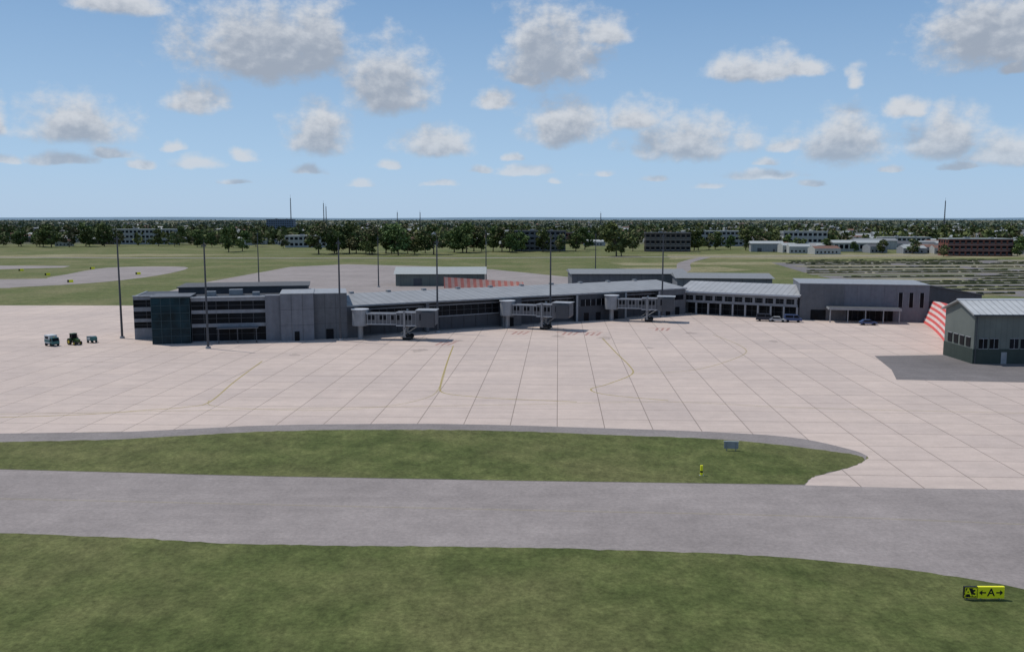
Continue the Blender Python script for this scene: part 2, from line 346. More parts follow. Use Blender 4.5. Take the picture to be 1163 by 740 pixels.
for j in range(7): mm.box(0,8.25,-.04,.1,j*1.72,j*1.72+.10); mm.box(0,.1,.1,9,j*1.72,j*1.72+.10)
for i in range(4): mm.box(0,.1,1+i*2.4,1.12+i*2.4,0,10.5)
t.part('glass_tower_cap','wall',F1).box(-.2,8.5,-.25,9.2,10.5,10.7)
pw=t.part('penthouse','wall_dk',F1); pw.box(4,34,13,27,10.1,11.6); t.part('penthouse_roof','roof_dk',F1).box(3.6,34.4,12.6,27.4,11.6,11.8)
pl=t.part('roof_plant','metal',F1)
for x,y,a,b_,c_ in ((11,6,2.2,1.6,1.1),(16,8,3,2,1.3),(21.5,5,1.6,1.6,.9)): pl.box(x,x+a,y,y+b_,10.1,10.1+c_)
t.part('stair_core','wall_bl',F1).box(28,35.4,-.6,14,0,10.8)
t.part('stair_core','wall',F1).box(35.4,43,1.2,15,0,10.6)
t.part('coping','wall_lt',F1).box(27.9,35.5,-.7,14.1,10.8,10.95).box(35.5,43.1,1.1,15.1,10.6,10.75)
cj=t.part('panel_joints','wall_dk',F1)
for x in (30.4,32.9): cj.box(x,x+.06,-.63,-.6,0,10.8)
for x in (37.9,40.4): cj.box(x,x+.06,1.17,1.2,0,10.6)
for z in (3.6,7.2): cj.box(28,35.4,-.625,-.602,z,z+.06); cj.box(35.5,43,1.175,1.199,z,z+.06)
dp=t.part('doors','glass',F1); dp.box(38.1,39.8,1.05,1.17,0,2.4); dp.box(31,32.1,-.72,-.63,0,2.2)
t.part('entrance_canopy','wall',F1).box(14,23,-2.0,.65,3.3,3.5)
cc=t.part('canopy_columns','metal_dk',F1)
for x in (14.4,18.5,22.6): cc.cyl(x,-1.8,0,3.3,.13)
F2=(-39.6,207,R(30.3)); Ln=104.4
t.part('concourse_walls','wall_dk',F2).box(0,Ln,.3,19.7,0,7.3)
t.part('concourse_roof','roof_a',F2).prism([(-1.3,7.45),(-1.3,7.7),(13,9.3),(20.5,8.4),(20.5,8.15)],-1,Ln+.5)
t.part('roof_fascia','wall_lt',F2).box(-1,Ln+.4,-1.45,-1.3,7.35,7.72)
t.part('eaves_soffit','wall_dk',F2).box(.2,Ln-.2,-1.2,.3,7.25,7.4)
for a,b_ in ((3,20.5),(21.5,42),(48.5,65.5),(82.5,94)):
    bands(t,F2,a,b_,.1,[(3.5,3.75,'w'),(3.75,6.3,'g'),(6.3,6.55,'w')],mull=1.9)
    q=t.part('wall_panels','wall_dk',F2)
    n=int((b_-a)/3.4)
    for i in range(n): q.box(a+(b_-a)*i/n+.06,a+(b_-a)*(i+1)/n-.06,.16,.32,.4,3.45)
    t.part('plinth','wall',F2).box(a,b_,.05,.3,0,.35)
for a,b_,mt,h in ((42.6,48,'wall',7.24),(65.6,82.2,'wall_dk',7.24),(94.2,104.4,'wall',7.24),(0,2.8,'wall',7.24),(20.6,21.4,'wall',7.24)):
    t.part('projecting_bay',mt,F2).box(a,b_,-1.25,.3,0,h)
t.part('bay_pier','wall_lt',F2).box(42.3,42.9,-1.5,-1.26,0,7.2).box(65.3,65.9,-1.5,-1.26,0,7.2).box(81.9,82.5,-1.5,-1.26,0,7.2).box(94,94.6,-1.5,-1.26,0,7.2)
gl=t.part('bay_doors','glass',F2)
for x in (44,68,72,78,97,100.5): gl.box(x,x+1.6,-1.32,-1.25,0,2.3)
gl.box(66.5,81,-1.33,-1.25,4.2,6); gl.box(95.5,103.5,-1.33,-1.25,4.4,5.8)
fr=t.part('bay_mullions','wall_lt',F2)
for i in range(9): fr.box(66.5+i*1.8,66.6+i*1.8,-1.4,-1.33,4.2,6)
tr=t.part('roof_vents','metal',F2)
for i in range(10): tr.box(6+i*10,7+i*10,12.4,13.6,9.0,9.7)
F3=(50.5,259.7,R(-29.3))
t.part('hall_walls','wall',F3).box(-.5,33.5,2.8,16,0,6.5)
t.part('hall_roof','roof_b',F3).prism([(-.6,6.45),(-.6,6.75),(12,9.0),(17,8.4),(17,8.1)],-1.5,33.8)
t.part('hall_fascia','trim',F3).box(-1.5,33.8,-.75,-.6,6.35,6.82)
bands(t,F3,.2,33,.4,[(3.5,4.2,'w'),(4.2,5.6,'g'),(5.6,6.4,'w')],mull=1.6)
wp=t.part('window_piers','band',F3)
for i in range(12): wp.box(.2+i*2.9,.9+i*2.9,.3,.5,4.2,5.6)
t.part('hall_soffit','wall_dk',F3).box(0,33.2,.75,2.75,3.42,3.5)
cl=t.part('hall_columns','wall_lt',F3)
for i in range(10): cl.box(.3+i*3.6,.75+i*3.6,.1,.6,0,3.48)
bands(t,F3,1,32.5,2.4,[(.2,3.2,'g')],mull=2)
F4=(80.1,244.2,R(-12.3))
t.part('entrance_block','wall_bl',F4).box(0,33.4,0,20,0,10)
t.part('entrance_block_panel','wall',F4).box(.1,11.7,-.15,0,0,9.98)
t.part('entrance_block_coping','wall_lt',F4).box(-.15,33.55,-.25,20.1,10,10.2)
ej=t.part('panel_joints','wall',F4)
for x in (15,18.5,22,25,30.2): ej.box(x,x+.07,-.03,0,5,10)
sw=t.part('slit_windows','glass',F4)
for x in (26.2,28.9,31.6): sw.box(x-.5,x+.5,-.06,0,4.0,8)
sf=t.part('slit_window_frames','wall_lt',F4)
for x in (26.2,28.9,31.6): sf.box(x-.62,x-.5,-.12,0,4,8); sf.box(x+.5,x+.62,-.12,0,4,8)
gw=t.part('entrance_glazing','glass',F4); gw.box(3,7,-.25,-.15,.1,2.9); gw.box(12.4,24.5,-.1,0,.1,3.4)
fm=t.part('entrance_mullions','metal_dk',F4)
for i in range(9): fm.box(12.4+i*1.5,12.48+i*1.5,-.16,-.1,.1,3.4)
ca=t.part('entrance_canopy','wall_lt',F4); ca.box(7,25.5,-6,-.3,3.5,4.0)
t.part('canopy_top','roof_dk',F4).box(7.2,25.3,-5.8,-.4,4.0,4.06)
cp=t.part('canopy_columns','wall_lt',F4)
for x in (7.5,12,16.5,21,25): cp.cyl(x,-5.6,0,3.5,.16)
F5=(112.75,237.2,R(10))
t.part('annex_walls','wall_dk',F5).prismy([(0,0),(16,0),(16,7.2),(0,9.9)],0,14)
t.part('annex_roof','wall',F5).prismy([(-.0,9.92),(16.4,7.15),(16.4,7.4),(-.0,10.15)],-.4,14.4)
t.done()
def simple_building(name,x,y,w,d,h,ang,wall,roofm,floors,roofh=0,band=True,wm='glass'):
    t=Thing(name,x,y,R(ang)); t.part('walls',wall).box(-w/2,w/2,0,d,0,h)
    if floors:
        fh=h/floors
        g=t.part('windows',wm); f=t.part('window_frames','trim'); n=max(3,int(w/4.2))
        for k in range(floors):
            z0=k*fh+fh*.35; z1=k*fh+fh*.8
            for i in range(n):
                xc=-w/2+w*(i+.5)/n; hw=w/n*.33
                g.box(xc-hw,xc+hw,-.12,0,z0,z1); f.box(xc-hw-.1,xc+hw+.1,-.2,0,z0-.25,z0-.05)
            m_=max(2,int(d/4.5))
            for i in range(m_):
                yc=d*(i+.5)/m_; g.box(-w/2-.12,-w/2,yc-d/m_*.3,yc+d/m_*.3,z0,z1)
                g.box(w/2,w/2+.12,yc-d/m_*.3,yc+d/m_*.3,z0,z1)
    else:
        t.part('doors','metal_dk').box(-w*.3,-w*.3+3.5,-.1,0,0,3.2).box(w*.2,w*.2+1.2,-.1,0,0,2.2)
        j=t.part('wall_panel_joints','wall_dk')
        for i in range(int(w/4)): j.box(-w/2+4*i+2,-w/2+4*i+2.08,-.04,0,0,h)
    if band:
        for k in range(1,floors): t.part('storey_band','wall_lt').box(-w/2-.1,w/2+.1,-.15,0,k*fh-.15,k*fh+.15)
    if roofh: t.part('roof',roofm).prism([(-.8,h+.02),(d/2,h+roofh),(d+.8,h+.02)],-w/2-.8,w/2+.8)
    else:
        t.part('roof',roofm).box(-w/2-.4,w/2+.4,-.5,d+.4,h+.01,h+.6)
        p=t.part('roof_plant','metal'); p.box(-w*.2,-w*.12,d*.3,d*.5,h+.6,h+1.6); p.box(w*.2,w*.25,d*.3,d*.5,h+.6,h+1.4)
    return t.done()
simple_building('terminal_annex_building',44,330,43,24,7.4,0,'wall','roof_g',0,1.2)
simple_building('terminal_annex_building',73,302,32,22,7.6,-6,'wall_bl','roof_g',0,1.2)
simple_building('maintenance_shed',-30,367,37,16,5,1,'green_clad','roof_w',0,2.6)
t=Thing('aircraft_hangar',89.2,168.8,0)
t.part('walls','green_clad').prism([(0,0),(11.6,0),(11.6,9.6),(5.8,11.7),(0,9.6)],.2,48)
t.part('plinth','green_dk').box(.1,48,-.08,0,.0,2.9).box(.1,.2,0,11.6,0,2.9)
t.part('roof','roof_h').prism([(-.7,9.45),(-.7,9.7),(5.8,12.05),(12.3,9.7),(12.3,9.45),(5.8,11.8)],-.5,48.4)
t.part('ridge_cap','trim').prism([(5.3,11.95),(5.8,12.2),(6.3,11.95)],-.55,48.4)
t.part('gutter','wall_dk').box(-.5,48.4,-.85,-.7,9.4,9.62)
g=t.part('windows','glass'); f=t.part('window_frames','wall_lt')
for x in (1.2,3.3,7.2,9.3,14,16,22,24): 
    g.box(x,x+1.6,-.1,-.02,3.0,4.9); f.box(x-.1,x+1.7,-.14,-.0,4.9,5.0); f.box(x+.76,x+.84,-.13,-.1,3,4.9); f.box(x-.1,x+1.7,-.16,0,2.9,3.0)
for y in (1.2,3.6,6,8.4):
    g.box(.1,.2,y,y+1.6,3.2,5.0); f.box(.04,.2,y-.1,y+1.7,5,5.1)
t.part('door','wall_lt').box(5.6,6.7,-.12,-.08,0,2.3)
dpp=t.part('downpipes','wall_dk')
for x in (.5,12.5,25): dpp.cyl(x,-.25,0,9.4,.09,n=8)
t.done()
# ---- striped barriers
t=Thing('striped_blast_fence')
P=catmull([(111.5,237.5),(107,222),(99,200),(90.3,180.6)],7); p=t.part('fence_panels','stripe'); q=t.part('fence_posts','metal_dk')
for i in range(len(P)-1):
    a,b_=P[i],P[i+1]
    ha=5.6+3.6*i/len(P); hb=5.6+3.6*(i+1)/len(P)
    for dx in (0,.12): p.add([(a[0]+dx,a[1],0),(b_[0]+dx,b_[1],0),(b_[0]+2.6+dx,b_[1]+1,hb),(a[0]+2.6+dx,a[1]+1,ha)],[(0,1,2,3)])
    q.beam((a[0]+2.9,a[1]+1,ha),(a[0]+5.4,a[1]+1.2,0),.12)
t.done()
t=Thing('striped_blast_fence')
p=t.part('fence_panels','stripe2'); q=t.part('fence_posts','metal_dk')
for i in range(12):
    x=-27.5+i*2.7; y=355+i*.7; h0=4.4-i*.22
    p.add([(x,y,0),(x+2.7,y+.7,0),(x+2.5,y+3.1,h0-.22),(x-.2,y+2.4,h0)],[(0,1,2,3)]); q.beam((x,y+2.5,h0),(x,y+5,0),.12)
t.done()
# ------------------------------------------------------------------ jet bridges
def jet_bridge(x,y,ang,length,wallgap):
    t=Thing('jet_bridge',x,y,ang)
    t.part('rotunda','wall_lt').cyl(0,0,3.2,6.9,1.9,n=20)
    t.part('rotunda_roof','trim').cyl(0,0,6.9,7.05,2.1,n=20)
    t.part('rotunda_column','metal').cyl(0,0,0,3.2,.65,n=14)
    t.part('rotunda_link','wall').box(-1.3,1.3,1.2,wallgap,3.4,6.4)
    L1=length*.52
    a=t.part('tunnel','wall'); a.box(1.8,L1+1,-1.35,1.35,3.65,6.2)
    b_=t.part('tunnel_outer','wall'); b_.box(L1,length-3.4,-1.65,1.65,3.4,6.5)
    gl=t.part('tunnel_glazing','glass'); r=t.part('tunnel_ribs','wall_lt')
    n1=int((L1-2)/.9)
    for k in range(n1):
        xx=2+k*.9; r.box(xx,xx+.12,-1.47,-1.35,3.65,6.2)
        if k%3!=2: gl.box(xx+.2,xx+.82,-1.4,-1.351,4.7,5.7)
    for k in range(int((length-3.4-L1)/.9)+1):
        xx=L1+k*.9; r.box(xx,xx+.12,-1.78,-1.65,3.4,6.5)
        if xx+.9<length-3.4 and k%3!=1: gl.box(xx+.2,xx+.82,-1.7,-1.651,4.7,5.8)
    rr=t.part('tunnel_rails','trim'); rr.box(1.8,L1,-1.5,-1.35,6.05,6.25); rr.box(1.8,L1,-1.5,-1.35,3.55,3.72); rr.box(L1,length-3.4,-1.85,-1.65,6.35,6.6); rr.box(L1,length-3.4,-1.85,-1.65,3.3,3.52)
    c=t.part('cab','wall'); c.prismy([(length-3.4,3.1),(length+.4,3.1),(length+1,3.6),(length+1,6.8),(length-3.4,6.9)],-2.2,2.0)
    t.part('cab_window','glass').box(length-2.6,length+.5,-2.26,-2.2,4.7,6.2)
    t.part('cab_roof','wall_lt').box(length-3.6,length+1.3,-2.4,2.2,6.9,7.05)
    be=t.part('cab_bellows','metal_dk')
    for k in range(4): be.box(length-2.2,length+.9,-3.1+k*.23,-2.98+k*.23,3.2+.05*k,6.6-.05*k)
    wx=length-6.2
    col=t.part('drive_column','metal')
    for yy in (-1.95,1.95): col.box(wx-.22,wx+.22,yy-.15,yy+.15,.9,6.9)
    col.box(wx-.3,wx+.3,-2.1,2.1,2.6,3.0); col.box(wx-.35,wx+.35,-2.0,2.0,.7,1.05)
    col.beam((wx,-1.95,1),(wx+.0,1.95,2.8),.08); col.beam((wx,1.95,1),(wx,-1.95,2.8),.08)
    wh=t.part('wheels','tire')
    for yy in (-1.6,-.9,.9,1.6): wh.wheel(wx,yy,.6,.6,.4); wh.wheel(wx+1,yy,.6,.6,.4)
    t.part('bogie','metal_dk').box(wx-.5,wx+1.5,-1.9,1.9,.55,.7)
    st=t.part('service_stairs','metal')
    for yy in (2.3,3.1): st.beam((length-3.2,yy,3.3),(length-8,yy,.1),.09)
    for k in range(13): st.box(length-3.5-k*.37,length-3.2-k*.37,2.3,3.1,3.1-k*.24,3.15-k*.24)
    st.beam((length-3.2,2.3,4.3),(length-8,2.3,1.1),.05)
    return t.done()
jet_bridge(-35.5,204.6,R(-4),17,5)
jet_bridge(-1.2,226,R(-18),16,6)
jet_bridge(27.5,242,R(-12),16,6)
def mast(x,y,h):
    t=Thing('apron_floodlight_mast',x,y,0)
    t.part('pole','metal_dk').cyl(0,0,0,h,.28,.15,n=10)
    t.part('base','wall_lt').cyl(0,0,0,.5,.6,.5,n=12)
    p=t.part('headframe','metal_dk'); p.box(-.45,.45,-.08,.08,h-.5,h-.38); p.cyl(0,0,h,h+.9,.03,n=6)
    l=t.part('floodlights','metal_dk')
    for k in (-.34,.34): l.box(k-.15,k+.15,-.32,-.1,h-.75,h-.45)
    t.done()
for x,y,h in ((-91.8,205.5,23.9),(-65.9,189,22.8),(-108.1,375.6,22),(-39.6,201.5,23),(-54.8,361,20.5),(-18.4,216,22.8),(-11.6,393.8,22),(9.9,226,24),(41.7,440,20.5),(42.8,250,23.6)): mast(x,y,h)
# ------------------------------------------------------------------ vehicles
def car(name,x,y,ang,col,van=False):
    t=Thing(name,x,y,ang); W=.9
    if van: prof=[(-2.3,.4),(2.3,.4),(2.35,1.0),(1.75,1.25),(1.2,2.05),(-2.2,2.1),(-2.35,1.2)]
    else: prof=[(-2.15,.35),(2.15,.35),(2.2,.8),(1.1,.95),(.45,1.45),(-1.2,1.45),(-1.9,1.0),(-2.2,.9)]
    t.part('body',col).prismy(prof,-W,W)
    g=t.part('windows','glass')
    if van:
        g.prismy([(.2,1.2),(1.6,1.25),(1.1,1.92),(.2,1.95)],-W-.02,W+.02); g.prismy([(-2,1.25),(0,1.25),(0,1.92),(-2,1.92)],-W-.015,W+.015); g.add([(1.78,-.75,1.28),(1.78,.75,1.28),(1.27,.72,2.0),(1.27,-.72,2.0)],[(0,1,2,3)])
    else:
        g.prismy([(-1.6,.98),(.9,.98),(.4,1.38),(-1.15,1.38)],-W-.02,W+.02); g.add([(1.1,-.75,.99),(1.1,.75,.99),(.5,.7,1.44),(.5,-.7,1.44)],[(0,1,2,3)])
    wh=t.part('wheels','tire')
    for xx in (-1.35,1.35):
        for yy in (-.82,.82): wh.wheel(xx,yy,.34,.34,.24)
    b_=t.part('bumpers','metal_dk'); b_.box(2.15,2.3,-.85,.85,.4,.6); b_.box(-2.4,-2.2,-.85,.85,.4,.6)
    l=t.part('headlights','trim'); l.box(2.2,2.24,-.8,-.5,.65,.8); l.box(2.2,2.24,.5,.8,.65,.8)
    return t.done()
car('parked_van',69.5,240.5,R(-15),'navy',True); car('parked_car',72.6,238.6,R(-24),'silver'); car('parked_van',76.5,238.2,R(-12),'blue',True)
car('parked_car',94.3,231.5,R(-8),'blue')
t=Thing('airport_service_truck',-102.0,193.2,R(-32))
t.part('box_body','white').box(-1.25,.7,-.9,.9,.65,2.45)
t.part('box_stripe','teal').box(-1.26,.71,-.91,.91,.9,1.5)
t.part('box_window','glass').box(-.9,.3,-.93,-.9,1.65,2.15)
t.part('rear_door','metal_dk').box(-1.29,-1.25,-.6,.6,.75,2.3)
t.part('cab','teal').prismy([(.72,.5),(1.6,.5),(1.65,1.1),(1.4,1.9),(.72,1.95)],-.85,.85)
t.part('windscreen','glass').add([(1.67,-.75,1.15),(1.67,.75,1.15),(1.45,.7,1.8),(1.45,-.7,1.8)],[(0,1,2,3)])
t.part('side_windows','glass').prismy([(.85,1.15),(1.5,1.15),(1.33,1.75),(.85,1.75)],-.87,.87)
w_=t.part('wheels','tire')
for xx in (-.8,1.1):
    for yy in (-.78,.78): w_.wheel(xx,yy,.36,.36,.26)
t.part('chassis','metal_dk').box(-1.25,1.6,-.7,.7,.4,.64)
t.part('roof_beacon','ypaint').cyl(1.0,0,1.94,2.12,.12,n=8); t.done()
t=Thing('baggage_tractor',-97.8,195,R(-35))
t.part('bonnet','gpaint').prismy([(.1,.75),(1.6,.75),(1.65,1.3),(.1,1.5)],-.42,.42)
t.part('chassis','metal_dk').box(-1,1.5,-.35,.35,.5,.74)
t.part('fenders','gpaint').prismy([(-1.3,1.0),(-1.05,1.45),(-.3,1.5),(0,1.0),(-.1,.9),(-.4,1.35),(-1.0,1.32),(-1.2,.9)],-1.05,1.05)
cb=t.part('cab_frame','black')
for xx in (-.95,.05):
    for yy in (-.6,.6): cb.beam((xx,yy,.8),(xx*.9,yy*.9,2.45),.06)
t.part('cab_roof','gpaint').box(-1.05,.15,-.68,.68,2.45,2.55); t.part('cab_glass','glass').box(-.85,.0,-.52,.52,1.5,2.4)
w_=t.part('wheels','tire')
for yy in (-.85,.85): w_.wheel(-.65,yy,.72,.72,.4); w_.wheel(1.2,yy*.85,.42,.42,.28)
h_=t.part('wheel_hubs','ypaint')
for yy in (-.85,.85): h_.wheel(-.65,yy,.72,.36,.46); h_.wheel(1.2,yy*.85,.42,.2,.34)
t.part('exhaust','metal_dk').cyl(1,.25,1.4,2.2,.05,n=8); t.done()
t=Thing('ground_power_cart',-95.3,198,R(-20))
t.part('housing','teal').prismy([(-1,.55),(.9,.55),(.9,1.25),(.6,1.45),(-1,1.45)],-.6,.6)
t.part('panel','white').box(-.8,.0,-.64,-.6,.75,1.3); t.part('lid','wall_lt').box(-1.05,.6,-.65,.65,1.45,1.53)
w_=t.part('wheels','tire')
for xx in (-.7,.6):
    for yy in (-.55,.55): w_.wheel(xx,yy,.28,.28,.18)
t.part('tow_bar','metal_dk').beam((.9,0,.5),(1.9,0,.3),.05); t.done()
# ------------------------------------------------------------------ signs
def text(par,s,x,y,z,size,mat):
    c=bpy.data.curves.new('lettering','FONT'); c.body=s; c.size=size; c.align_x='CENTER'; c.align_y='CENTER'; c.extrude=.004; c.offset=.014
    c.materials.append(M[mat]); o=bpy.data.objects.new('lettering',c); link(o); o.location=(x,y,z); o.rotation_euler=(R(90),0,0); o.parent=par
t=Thing('taxiway_direction_sign',34.9,62.3,0)
t.part('black_panel','black').box(-1.48,-.48,-.1,.1,.14,1.02)
t.part('yellow_panel','signy').box(-.47,1.5,-.1,.1,.14,1.02)
t.part('yellow_border','signy').box(-1.43,-1.39,-.112,-.1,.2,.98).box(-.56,-.52,-.112,-.1,.2,.98).box(-1.39,-.56,-.112,-.1,.2,.235).box(-1.39,-.56,-.112,-.1,.945,.98)
ar=t.part('arrows','black')
for sx in (-1,1):
    cx=.51+sx*.62
    pts=[(cx-sx*.24,.53),(cx+sx*.04,.53),(cx+sx*.04,.38),(cx+sx*.27,.58),(cx+sx*.04,.78),(cx+sx*.04,.63),(cx-sx*.24,.63)]
    if sx<0: pts=pts[::-1]
    ar.prismy(pts,-.115,-.1)
lg=t.part('legs','metal')
for x in (-1.2,-.2,1.2): lg.box(x-.04,x+.04,-.04,.04,0,.14)
e=t.done(); text(e,'A3',34.9-.98,62.3-.108,.58,.86,'signy'); text(e,'A',34.9+.51,62.3-.108,.58,.82,'black')
t=Thing('information_sign',26.6,104.3,R(-8))
t.part('board','wall_lt').box(-.85,.85,-.06,.06,.3,1.15); t.part('frame','trim').box(-.9,.9,-.08,.08,1.15,1.22)
t.part('back_ribs','metal').box(-.6,-.5,-.1,-.06,0,1.1).box(.5,.6,-.1,-.06,0,1.1); t.done()
t=Thing('taxiway_edge_marker',20.8,94,0)
t.part('post','signy').box(-.13,.13,-.1,.1,0,1.15); t.part('black_band','black').box(-.135,.135,-.105,.105,.35,.55); t.part('foot','metal').box(-.25,.25,-.2,.2,0,.05); t.done()
for x,y in ((-228.9,433.7),(-193.8,385.8),(-231.8,486.5),(-187.1,440.5),(-262,470)):
    t=Thing('taxiway_sign',x,y,R(15)); t.part('panel','signy').box(-1.2,1.2,-.1,.1,.2,1.3); t.part('black_section','black').box(-1.22,-.5,-.12,.12,.25,1.28); t.part('legs','metal').box(-1,-.9,-.05,.05,0,.2).box(.9,1,-.05,.05,0,.2); t.done()
# ------------------------------------------------------------------ background buildings
simple_building('white_office_building',-400,960,64,18,16,4,'cream','roof_w',3)
simple_building('blue_tower_block',-461,1760,53,25,26,3,'bluebld','wall_lt',7)
simple_building('white_warehouse',-198,857,44,25,11,2,'cream','roof_w',2)
simple_building('grey_office_building',24,760,44,20,17,-3,'wall','roof_dk',4)
simple_building('brown_apartment_building',132,748,38,16,15.5,-5,'brown','roof_dk',3)
simple_building('white_apartment_building',262,790,38,16,16,-6,'cream','roof_w',3)
simple_building('white_warehouse',294,748,42,16,7.5,-4,'cream','roof_w',1,2.2)
simple_building('red_brick_building',350,660,47,18,12.5,-4,'brick','roof_w',3)
simple_building('white_warehouse',395,885,46,20,9,-6,'cream','roof_w',2)
simple_building('grey_office_building',205,900,60,20,15,-2,'wall_lt','roof_w',3)
simple_building('red_brick_building',60,980,40,14,12,2,'brick','roof_dk',2)
simple_building('white_warehouse',460,760,50,20,8,-8,'cream','roof_w',1,2)
simple_building('white_warehouse',330,800,36,18,8,-6,'cream','roof_g',0,2)
simple_building('grey_warehouse',420,620,40,16,7,-8,'wall_lt','roof_w',0,2.4)
simple_building('grey_warehouse',215,745,26,14,7,-8,'wall_lt','roof_w',0,2)
def radio_mast(x,y,h):
    t=Thing('radio_mast',x,y,0); p=t.part('lattice','metal_dk'); c=[(1.6,0),(-.8,1.4),(-.8,-1.4)]; n=16
    for i in range(n):
        for k in range(3):
            s0=1-.6*i/n; s1=1-.6*(i+1)/n; a=c[k]; b_=c[(k+1)%3]
            p.beam((a[0]*s0,a[1]*s0,h*i/n),(a[0]*s1,a[1]*s1,h*(i+1)/n),.38,4); p.beam((a[0]*s0,a[1]*s0,h*i/n),(b_[0]*s1,b_[1]*s1,h*(i+1)/n),.2,4)
    p.beam((0,0,h),(0,0,h*1.1),.2,5); t.done()
for a in ((-505,2026,74),(-430,2026,62),(988,2026,68),(-262,2026,42),(-210,2026,42),(-440,2100,56),(205,2050,40)): radio_mast(*a)
v=[];f=[];mi=[]
def house(x,y,w,d,h,rh,a,m1,m2):
    c,s=math.cos(a),math.sin(a)
    n=len(v)
    for px,py,pz in [(-w/2,-d/2,0),(w/2,-d/2,0),(w/2,d/2,0),(-w/2,d/2,0),(-w/2,-d/2,h),(w/2,-d/2,h),(w/2,d/2,h),(-w/2,d/2,h),(-w/2,0,h+rh),(w/2,0,h+rh)]:
        v.append((x+px*c-py*s,y+px*s+py*c,pz))
    for q,m_ in (((0,1,5,4),m1),((1,2,6,9,5),m1),((2,3,7,6),m1),((3,0,4,8,7),m1),((4,5,9,8),m2),((6,7,8,9),m2)): f.append(tuple(n+i for i in q)); mi.append(m_)
    xx=-w/2+1.5
    while xx<w/2-2:
        n=len(v); 
        for px,pz in ((xx,1),(xx+1.3,1),(xx+1.3,min(2.4,h-.3)),(xx,min(2.4,h-.3))): v.append((x+px*c+(d/2+.05)*s,y+px*s-(d/2+.05)*c,pz))
        f.append((n,n+1,n+2,n+3)); mi.append(6); xx+=3.2
for i in range(900):
    y=900*math.exp(random.random()*1.8); x=random.uniform(-.68,.68)*y
    house(x,y,random.uniform(10,26),random.uniform(8,14),random.uniform(3,6.5),random.uniform(1.2,3),random.uniform(-.5,.5),random.choice([0,0,1,2]),random.choice([3,3,4,5,7]))
for i in range(75):
    x=random.uniform(230,560); y=random.uniform(690,900); house(x,y,random.uniform(14,28),12,random.uniform(3.5,6),2,random.uniform(-.2,.2),random.choice([0,1,0]),random.choice([3,4,5,3]))
me=bpy.data.meshes.new('distant_houses'); me.from_pydata(v,[],f)
for k in ('cream','wall_lt','brown','roof_w','roof_dk','tile','glass','roof_g'): me.materials.append(M[k])
me.polygons.foreach_set('material_index',mi); me.update(); link(bpy.data.objects.new('distant_houses',me))
# ------------------------------------------------------------------ trees
def quads(centers,size):
    n=len(centers); a=rng.normal(size=(n,3)); a/=np.linalg.norm(a,axis=1)[:,None]; b=rng.normal(size=(n,3)); b-=a*(a*b).sum(1)[:,None]; b/=np.linalg.norm(b,axis=1)[:,None]
    s=size[:,None]; V=np.stack([centers-a*s*.6-b*s*.5,centers+a*s*.5-b*s*.35,centers+a*s*.6+b*s*.5,centers-a*s*.4+b*s*.45],1).reshape(-1,3); return V
def build(name,V,mats,midx,extra=None):
    nf=len(V)//4; me=bpy.data.meshes.new(name); ev,ef=extra if extra else ([],[])
    me.from_pydata(V.tolist()+ev,[],[tuple(range(4*i,4*i+4)) for i in range(nf)]+[tuple(j+4*nf for j in q) for q in ef])
    for k in mats: me.materials.append(M[k])
    me.polygons.foreach_set('material_index',list(midx)+[len(mats)-1]*len(ef)); me.update(); return me
def tree_proto(seed,kind):
    r=np.random.default_rng(seed)
    nl=r.integers(10,15); C=[]
    for i in range(nl):
        z=.20+.72*(i+.5)/nl; rad=.34*math.sin(math.pi*min(1,max(.08,(z-.08)/.98)))**.7; a=r.uniform(0,6.28); rr=rad*r.uniform(.3,1)
        C.append((rr*math.cos(a),rr*math.sin(a),z,r.uniform(.11,.20)))
    pts=[];mi=[]
    for c in C:
        n=95; d=r.normal(size=(n,3)); d/=np.linalg.norm(d,axis=1)[:,None]; d*=(r.uniform(.45,1.12,(n,1)))*c[3]; d[:,2]*=.8
        pts.append(np.array(c[:3])+d); base=r.random()
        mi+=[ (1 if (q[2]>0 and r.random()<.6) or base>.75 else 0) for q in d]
    pts=np.concatenate(pts); V=quads(pts,r.uniform(.030,.070,len(pts)))
    P=Part('t','bark',(0,0,0)); P.beam((0,0,0),(0,.01,.45),.020,8,.011)
    for c in C[::2]: P.beam((0,.01,.2+.2*r.random()),(c[0],c[1],c[2]),.008,5,.004)
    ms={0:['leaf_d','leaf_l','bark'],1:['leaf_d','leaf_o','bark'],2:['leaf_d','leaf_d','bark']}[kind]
    return build('broadleaf_tree_mesh',V,ms,mi,(P.v,P.f))
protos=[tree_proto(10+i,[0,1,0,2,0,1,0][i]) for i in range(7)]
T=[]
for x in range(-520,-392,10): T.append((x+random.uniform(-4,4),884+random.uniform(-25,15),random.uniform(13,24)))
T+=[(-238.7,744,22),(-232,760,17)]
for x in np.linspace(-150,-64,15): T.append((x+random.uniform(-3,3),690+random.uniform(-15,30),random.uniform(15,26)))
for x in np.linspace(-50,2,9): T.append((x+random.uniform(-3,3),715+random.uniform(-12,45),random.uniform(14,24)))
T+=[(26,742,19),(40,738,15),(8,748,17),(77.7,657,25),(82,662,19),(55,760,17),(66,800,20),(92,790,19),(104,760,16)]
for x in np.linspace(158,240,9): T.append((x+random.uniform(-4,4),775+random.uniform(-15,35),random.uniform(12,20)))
T+=[(320,705,12),(300,715,11),(402,700,14),(420,720,15),(452,735,13),(-360,900,18),(-350,930,20),(-340,890,15),(-310,870,17),(-292,860,15),(-270,855,18),(-255,880,20),(-160,850,20),(-175,880,21),(-215,830,13),(270,760,11),(285,735,9),(375,655,10),(318,650,9),(240,735,12)]
